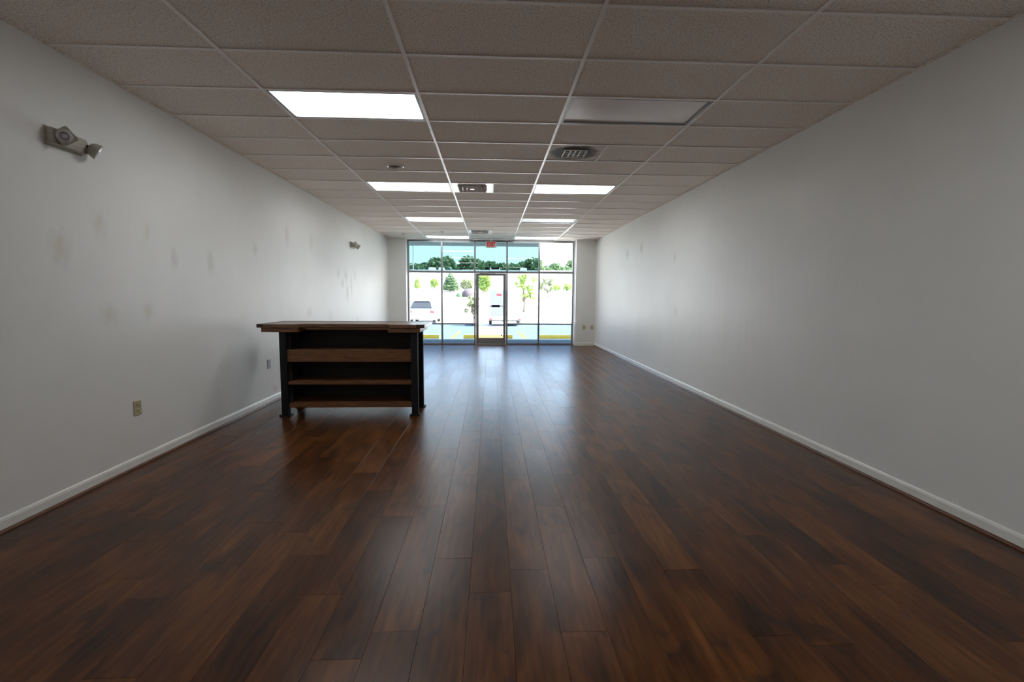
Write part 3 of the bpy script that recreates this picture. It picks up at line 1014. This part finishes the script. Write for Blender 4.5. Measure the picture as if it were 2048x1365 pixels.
# wheel stops
for (pa, lab) in ((829, 'yellow wheel stop outside the window left of the door'), (976, 'yellow wheel stop in front of the glass door'), (1128, 'yellow wheel stop outside the rightmost window')):
    xx, _ = on_plane(pa, 673, 15.3)
    z0 = gz(15.3)
    ws = empty('wheel_stop', (xx, 15.3, z0))
    tag(ws, lab, 'wheel stop', 'yellow wheel stops along the sidewalk')
    prof = [(-.10, 0), (.10, 0), (.10, .07), (.065, .16), (-.065, .16), (-.10, .07)]
    MB().prism(prof, 0, -.93, .93).build('block', M['yellow'], ws)
    for s_ in (-.6, .6):
        MB().lathe([(.0, .159), (.022, .159), (.018, .168), (.0, .169)], 10, Matrix.Translation((s_, 0, 0))).build('spike_head', M['housing'], ws)

# ---- silver car, tail towards the shop
def car(x, y, label):
    root = empty('parked_car', (x, y, gz(y)))
    tag(root, label, 'car')
    # side profile in (y, z), rear at y=0; cross sections lofted for body and cabin
    def loft(name, secs, mt, parent=root, smooth=True):
        m_ = MB()
        vs = []
        for (yy, zb, zt, wb, wt) in secs:
            r_ = .10
            ring = [(-wb, zb), (-wb, zb + (zt - zb) * .55), (-wt, zt - r_ * .6), (-wt + r_, zt), (wt - r_, zt), (wt, zt - r_ * .6), (wb, zb + (zt - zb) * .55), (wb, zb)]
            vs += [(a, yy, b_) for a, b_ in ring]
        n = 8
        fs = []
        for i in range(len(secs) - 1):
            for k in range(n):
                k2 = (k + 1) % n
                fs.append((i * n + k, i * n + k2, (i + 1) * n + k2, (i + 1) * n + k))
        fs.append(tuple(range(n)))
        fs.append(tuple((len(secs) - 1) * n + k for k in range(n))[::-1])
        m_.add(vs, fs)
        return m_.build(name, M[mt], parent, smooth=smooth)
    loft('body', [(0, .38, .92, .84, .80), (.12, .30, 1.00, .90, .86), (.9, .28, 1.02, .92, .88), (2.6, .28, 1.00, .92, .88), (3.4, .28, .98, .91, .86), (4.2, .30, .86, .88, .80), (4.45, .38, .70, .78, .70)], 'carpaint')
    cab = loft('cabin', [(.16, .99, 1.04, .80, .78), (.62, .99, 1.50, .78, .62), (1.1, .99, 1.56, .79, .63), (2.2, .99, 1.54, .79, .62), (3.1, .99, 1.06, .78, .74)], 'carpaint')
    # rear window
    MB().add([(-.70, .15, 1.10), (.70, .15, 1.10), (.56, .55, 1.50), (-.56, .55, 1.50), (-.70, .25, 1.02), (.70, .25, 1.02), (.56, .65, 1.42), (-.56, .65, 1.42)],
             [(0, 1, 2, 3), (4, 7, 6, 5), (0, 4, 5, 1), (1, 5, 6, 2), (2, 6, 7, 3), (3, 7, 4, 0)]).build('rear_window', M['carglass'], cab)
    for s_ in (-1, 1):
        MB().add([(s_ * .80, .8, 1.05), (s_ * .80, 2.7, 1.05), (s_ * .665, 2.1, 1.46), (s_ * .665, 1.0, 1.47), (s_ * .76, .8, 1.05), (s_ * .76, 2.7, 1.05), (s_ * .63, 2.1, 1.46), (s_ * .63, 1.0, 1.47)],
                 [(0, 1, 2, 3), (4, 7, 6, 5), (0, 4, 5, 1), (1, 5, 6, 2), (2, 6, 7, 3), (3, 7, 4, 0)]).build('side_window', M['carglass'], cab)
        MB().box(s_ * .60, s_ * .86, -.015, .10, .74, .90, .02).build('tail_lamp', M['tail'], root)
        for yy in (.85, 3.55):
            wh = MB().lathe([(.0, -.11), (.25, -.11), (.33, -.08), (.34, 0), (.33, .08), (.25, .11), (.0, .11)], 24, Matrix.Translation((s_ * .80, yy, .34)) @ Matrix.Rotation(math.pi / 2, 4, 'Y')).build('wheel', M['rubber'], root, smooth=True)
            MB().lathe([(.0, 0), (.21, 0), (.19, .02), (.06, .03), (.0, .03)], 20, Matrix.Translation((s_ * .905, yy, .34)) @ Matrix.Rotation(s_ * math.pi / 2, 4, 'Y')).build('hub_cap', M['chrome'], wh, smooth=True)
    MB().box(-.86, .86, -.06, .10, .36, .56, .04).build('bumper', M['grayplate'], root)
    MB().box(-.26, .26, -.02, .02, .64, .78, .01).build('number_plate', M['white'], root)
    MB().box(-.50, .50, .50, .62, 1.50, 1.53, .01).build('spoiler', M['carglass'], cab)
    return root
xx, _ = on_plane(842, 640, 28.8)
car(xx, 28.8, 'silver car parked outside the leftmost window, tail towards us')

# ---- white box trailer beyond the door
xx, _ = on_plane(1010, 640, 26.6)
Z0 = gz(26.6)
tr_ = empty('box_trailer', (xx, 26.6, Z0))
tag(tr_, 'white box trailer with grey door panel seen through the glass door', 'trailer')
MB().box(-1.03, 1.03, 0, 3.4, .42, 2.35, .06).build('body', M['trailer'], tr_)
dp = MB().box(-.92, .18, -.025, .0, .62, 2.22, .01).build('rear_door', M['trailergrey'], tr_)
MB().box(-.55, -.20, -.032, -.026, 2.03, 2.17).build('sticker', M['white'], dp)
MB().box(-.52, -.22, -.032, -.026, 1.86, 1.98).build('sticker', M['red'], dp)
MB().box(.02, .05, -.06, -.026, .75, 1.5, .005).build('latch_bar', M['chrome'], dp)
MB().box(.21, .92, -.02, .0, .62, 2.22, .01).build('rear_door', M['trailer'], tr_)
MB().box(-1.0, 1.0, .02, 3.3, .30, .42).build('chassis', M['black'], tr_)
MB().box(-.98, .98, -.09, -.01, .36, .48, .02).build('bumper', M['grayplate'], tr_)
for s_ in (-1, 1):
    MB().lathe([(.0, -.1), (.24, -.1), (.31, -.07), (.31, .07), (.24, .1), (.0, .1)], 22, Matrix.Translation((s_ * .90, 1.7, .31)) @ Matrix.Rotation(math.pi / 2, 4, 'Y')).build('wheel', M['rubber'], tr_, smooth=True)
    MB().box(s_ * .80, s_ * .97, -.10, -.088, .38, .46, .004).build('tail_lamp', M['tail'], tr_)
    MB().prism([(1.3, .42), (1.34, .70), (1.5, .78), (1.9, .78), (2.06, .70), (2.1, .42)], 0, s_ * 1.03, s_ * 1.09).build('fender', M['trailer'], tr_)
MB().tube([(-.5, 3.3, .42), (0, 4.6, .42)], .04, 8).tube([(.5, 3.3, .42), (0, 4.6, .42)], .04, 8).tube([(0, 4.55, .42), (0, 4.55, 0.0)], .035, 8).build('hitch', M['black'], tr_)

# ---- trees
def foliage(seed, n, leaf, shape, hole=.0):
    """shape: list of (cx,cy,cz,rx,ry,rz) blobs"""
    rnd = random.Random(seed)
    vs, fs = [], []
    tot = sum(s_[3] * s_[4] * s_[5] for s_ in shape)
    for (cx, cy, cz, rx, ry, rz) in shape:
        k = max(8, int(n * rx * ry * rz / tot))
        for _ in range(k):
            d = Vector((rnd.gauss(0, 1), rnd.gauss(0, 1), rnd.gauss(0, 1))).normalized()
            rr = rnd.uniform(.55, 1.03) ** .6
            c = Vector((cx + d.x * rx * rr, cy + d.y * ry * rr, cz + d.z * rz * rr))
            a = Vector((rnd.gauss(0, 1), rnd.gauss(0, 1), rnd.gauss(0, 1))).normalized()
            b_ = a.cross(Vector((rnd.gauss(0, 1), rnd.gauss(0, 1), rnd.gauss(0, 1)))).normalized()
            s_ = leaf * rnd.uniform(.6, 1.3)
            i = len(vs)
            vs += [tuple(c - a * s_), tuple(c + b_ * s_ * .55), tuple(c + a * s_), tuple(c - b_ * s_ * .55)]
            fs.append((i, i + 1, i + 2, i + 3))
    return vs, fs
def raw_mesh(name, vs, fs, material):
    me = bpy.data.meshes.new(name)
    me.from_pydata(vs, [], fs)
    me.materials.append(material)
    me.update()
    return me
def tree(name, x, y, h, wdt, label, group, mt, seed, style='round', n=1500, trunk_h=.28):
    rnd = random.Random(seed)
    root = empty(name, (x, y, gz(y) - .05))
    tag(root, label, 'tree', group)
    r_ = wdt / 2
    blobs = []
    th = h * trunk_h
    if style == 'cone':
        for k in range(7):
            t = k / 6
            rr = r_ * (1 - t) ** .8 + .08 * r_
            blobs.append((rnd.gauss(0, .05) * r_, rnd.gauss(0, .05) * r_, th + (h - th) * (t * .92 + .06), rr, rr, (h - th) * .11))
    elif style == 'open':
        for k in range(24):
            a = rnd.uniform(0, 6.28)
            q = rnd.uniform(.15, .9)
            s_ = rnd.uniform(.13, .25)
            blobs.append((math.cos(a) * r_ * q, math.sin(a) * r_ * q, th + (h - th) * rnd.uniform(.08, .92), r_ * s_, r_ * s_, (h - th) * s_ * .5))
    else:
        blobs.append((0, 0, th + (h - th) * .5, r_ * .78, r_ * .78, (h - th) * .44))
        for k in range(8):
            a = rnd.uniform(0, 6.28)
            s_ = rnd.uniform(.3, .48)
            blobs.append((math.cos(a) * r_ * .55, math.sin(a) * r_ * .55, th + (h - th) * rnd.uniform(.2, .82), r_ * s_, r_ * s_, (h - th) * s_ * .5))
    vs, fs = foliage(seed, n, (.055 if style != 'open' else .035) * (wdt + h) / 2 + .03, blobs)
    place('crown', raw_mesh('crown', vs, fs, M[mt]), root)
    tk = MB().tube([(0, 0, 0), (.02 * h, 0, h * .3), (0, .02 * h, h * .62)], [.035 * h * .7, .026 * h * .7, .012 * h], 8).build('trunk', M['bark'], root, smooth=True)
    for b_ in blobs[1:(14 if style == 'open' else 6)]:
        MB().tube([(0, 0, th * .9), (b_[0] * .5, b_[1] * .5, (th + b_[2]) / 2), (b_[0], b_[1], b_[2])], [.014 * h, .009 * h, .004 * h], 6).build('branch', M['bark'], tk)
    return root
def tree_px(px, ytop, wpx, Y, label, group, mt, seed, style, n=1400, trunk_h=.2):
    x_, zt = on_plane(px, ytop, Y)
    x2, _ = on_plane(px + wpx, ytop, Y)
    return tree('lot_tree', x_, Y, zt - gz(Y) + .05, abs(x2 - x_), label, group, mt, seed, style, n, trunk_h)
G1 = 'young trees around the parking lot'
tree_px(834, 553, 16, 74, 'slim young green tree farthest left beyond the parking lot', G1, 'leafB', 11, 'cone', 900)
tree_px(869, 556, 20, 74, 'small round tree between the slim left tree and the tall conical one', G1, 'leafB', 12, 'round', 900)
tree_px(901, 545, 36, 68, 'tall conical dark green tree left of the glass door', G1, 'leafA', 13, 'cone', 1700, .12)
tree_px(933, 556, 32, 66, 'broad green tree just left of the door frame', G1, 'leafC', 14, 'round', 1400, .15)
tree_px(966, 547, 38, 62, 'yellow-green tree seen through the upper door glass', G1, 'leafB', 15, 'round', 1700, .15)
tree_px(1048, 547, 56, 42, 'loose open-branched tree right of the door beyond the trailer', G1, 'leafB', 16, 'open', 900, .30)
tree_px(1096, 556, 40, 56, 'thin open-branched tree seen through the rightmost window', G1, 'leafC', 17, 'open', 900, .30)
tree_px(1112, 568, 26, 72, 'low leafy bush at the far edge, left of another bush', G1, 'leafB', 18, 'round', 700, .05)
tree_px(1136, 566, 24, 72, 'low leafy bush at the far edge, rightmost of all', G1, 'leafB', 19, 'round', 700, .05)
tree_px(946, 592, 34, 27.5, 'small grey-green tree left of the white trailer', G1, 'leafC', 20, 'open', 900, .40)
# wooded skyline: six tree shapes, copied
far = []
rnd = random.Random(5)
for k in range(6):
    t_ = tree('woodland_tree', 0, 150, rnd.uniform(10.5, 12.5), rnd.uniform(6.2, 7.6), 'tall dark green tree in the wooded skyline above the white store', 'woodland trees on the skyline', 'leafA', 40 + k, 'round', 1300, .16)
    far.append(t_)
xs = [-47 + i * 3.35 for i in range(29)]
used = set()
BAYS = ((817, 884, 'behind the leftmost exposure-darkened transom'), (884, 950, 'behind the exposure-darkened transom left of the door'), (950, 1014, 'behind the exposure-darkened transom over the door'), (1014, 1079, 'behind the exposure-darkened transom right of the door'), (1079, 1146, 'behind the clear transom on the right'))
ORD = ('first', 'second', 'third', 'fourth', 'fifth', 'sixth', 'seventh')
seen = {}
for i, x_ in enumerate(xs):
    k = i % 6
    t_ = far[k] if k not in used else copy_tree(far[k])
    used.add(k)
    y_ = (141, 151, 161)[i % 3] + rnd.uniform(-.5, .5)
    s_ = rnd.uniform(.84, 1.0)
    t_.location = (x_ * y_ / 148 + rnd.uniform(-.3, .3), y_, gz(y_) - .05)
    t_.scale = (s_ * 1.15, s_ * 1.15, s_ * rnd.uniform(.9, 1.08))
    t_.rotation_euler = (0, 0, rnd.uniform(0, 6.28))
    d = Vector(t_.location) - CAM
    px = 1024 + FPX * d.dot(r2) / d.dot(fwd)
    where = [b_[2] for b_ in BAYS if b_[0] <= px < b_[1]]
    if where:
        q = seen.setdefault(where[0], 0)
        seen[where[0]] += 1
        t_['label'] = 'dark green skyline tree %s, %s from the left' % (where[0], ORD[q])
    else:
        t_['label'] = 'dark green skyline tree hidden %s of the shop window' % ('left' if px < 900 else 'right')
# ---- long white store across the road
st = empty('store_building', (-8, 112, gz(112)))
tag(st, 'long low white store building across the parking lot', 'building')
MB().box(-60, 60, 0, 22, -.1, 4.7).build('wall', M['trailer'], st)
MB().box(-60.2, 60.2, -.25, 22.2, 4.7, 5.1).build('parapet', M['white'], st)
for xk in (-40, -24, -8, 8, 24, 40):
    f_ = MB().box(xk - 3.2, xk + 3.2, -.12, 0, .4, 3.0, .05).build('shopfront', M['white'], st)
    for q in range(4):
        MB().box(xk - 3.0 + q * 1.55, xk - 1.6 + q * 1.55, -.16, -.10, .6, 2.8).build('pane', M['trailer'], f_)
for xk, w_ in ((-14.5, 2.6), (-6.5, 1.6), (-4.2, 1.3), (9.0, 2.4), (16, 1.6)):
    MB().box(xk - w_ / 2, xk + w_ / 2, 4, 6, 4.6, 5.9, .1).build('rooftop_unit', M['trailer'], st)
# ---- planted island
xi_, zi_ = on_plane(932, 592, 58)
isl = empty('planted_island', (xi_, 58, gz(58)))
tag(isl, 'mulched planting bed with grass beyond the parked trailer', 'planting bed')
def mound(rx, ry, hgt, mt, name, off=0):
    m_ = MB()
    vs, fs = [], []
    nr, ns = 8, 28
    for i in range(nr + 1):
        t = i / nr
        for k in range(ns):
            a = 2 * math.pi * k / ns
            rr_ = math.cos(t * math.pi / 2 * .97)
            vs.append((off + rx * rr_ * math.cos(a), ry * rr_ * math.sin(a), -.6 + (hgt + .6) * math.sin(t * math.pi / 2) + .03 * math.sin(a * 5 + i)))
    for i in range(nr):
        for k in range(ns):
            k2 = (k + 1) % ns
            fs.append((i * ns + k, i * ns + k2, (i + 1) * ns + k2, (i + 1) * ns + k))
    fs.append(tuple(nr * ns + k for k in range(ns)))
    fs.append(tuple(range(ns))[::-1])
    m_.add(vs, fs).build(name, M[mt], isl, smooth=True)
mound(1.05, 1.5, .95, 'mulch', 'mulch_mound', .30)
mound(.7, 1.3, .55, 'grass', 'grass_edge', -.70)
# ---- parking lot lamp and cables
xl, zl = on_plane(826, 490, 56)
lp = empty('lot_lamp', (xl, 56, gz(56) - .05))
tag(lp, 'tall parking lot lamp post with two white heads, far left', 'lamp post')
hl = zl - gz(56)
MB().lathe([(.0, 0), (.28, 0), (.28, .6), (.0, .6)], 16).build('base', M['concrete'], lp)
MB().tube([(0, 0, .6), (0, 0, hl)], [.09, .055], 12).build('pole', M['grayplate'], lp, smooth=True)
MB().tube([(-.55, 0, hl - .05), (.55, 0, hl - .05)], .035, 8).build('arm', M['grayplate'], lp)
for s_ in (-1, 1):
    hd = MB().box(s_ * .40, s_ * 1.0, -.22, .22, hl - .10, hl + .08, .03).build('lamp_head', M['trailer'], lp)
    MB().box(s_ * .46, s_ * .94, -.17, .17, hl - .115, hl - .098).build('lens', M['lens'], hd)
for zc, yc, lab in ((15.6, 98, 'upper thin power cable crossing the sky behind the windows'), (13.4, 98, 'lower thin power cable crossing the sky behind the windows')):
    pts = [(-69.855 + 13.971 * k, yc, zc + ((k - 5) / 5) ** 2 * 1.6) for k in range(11)]
    tag(MB().tube(pts, .035, 6).build('power_cable', M['black']), lab, 'cable', 'power cables across the sky')
for s_ in (-70, 70):
    pole = empty('utility_pole', (s_, 98, gz(98) - .05))
    tag(pole, 'wooden utility pole holding the power cables, %s end' % ('left' if s_ < 0 else 'right'), 'pole')
    MB().tube([(0, 0, 0), (0, 0, 15.4)], [.2, .13], 10).build('shaft', M['bark'], pole)
    MB().box(-.08, .08, -1.0, 1.0, 14.5, 14.7).build('cross_arm', M['bark'], pole)
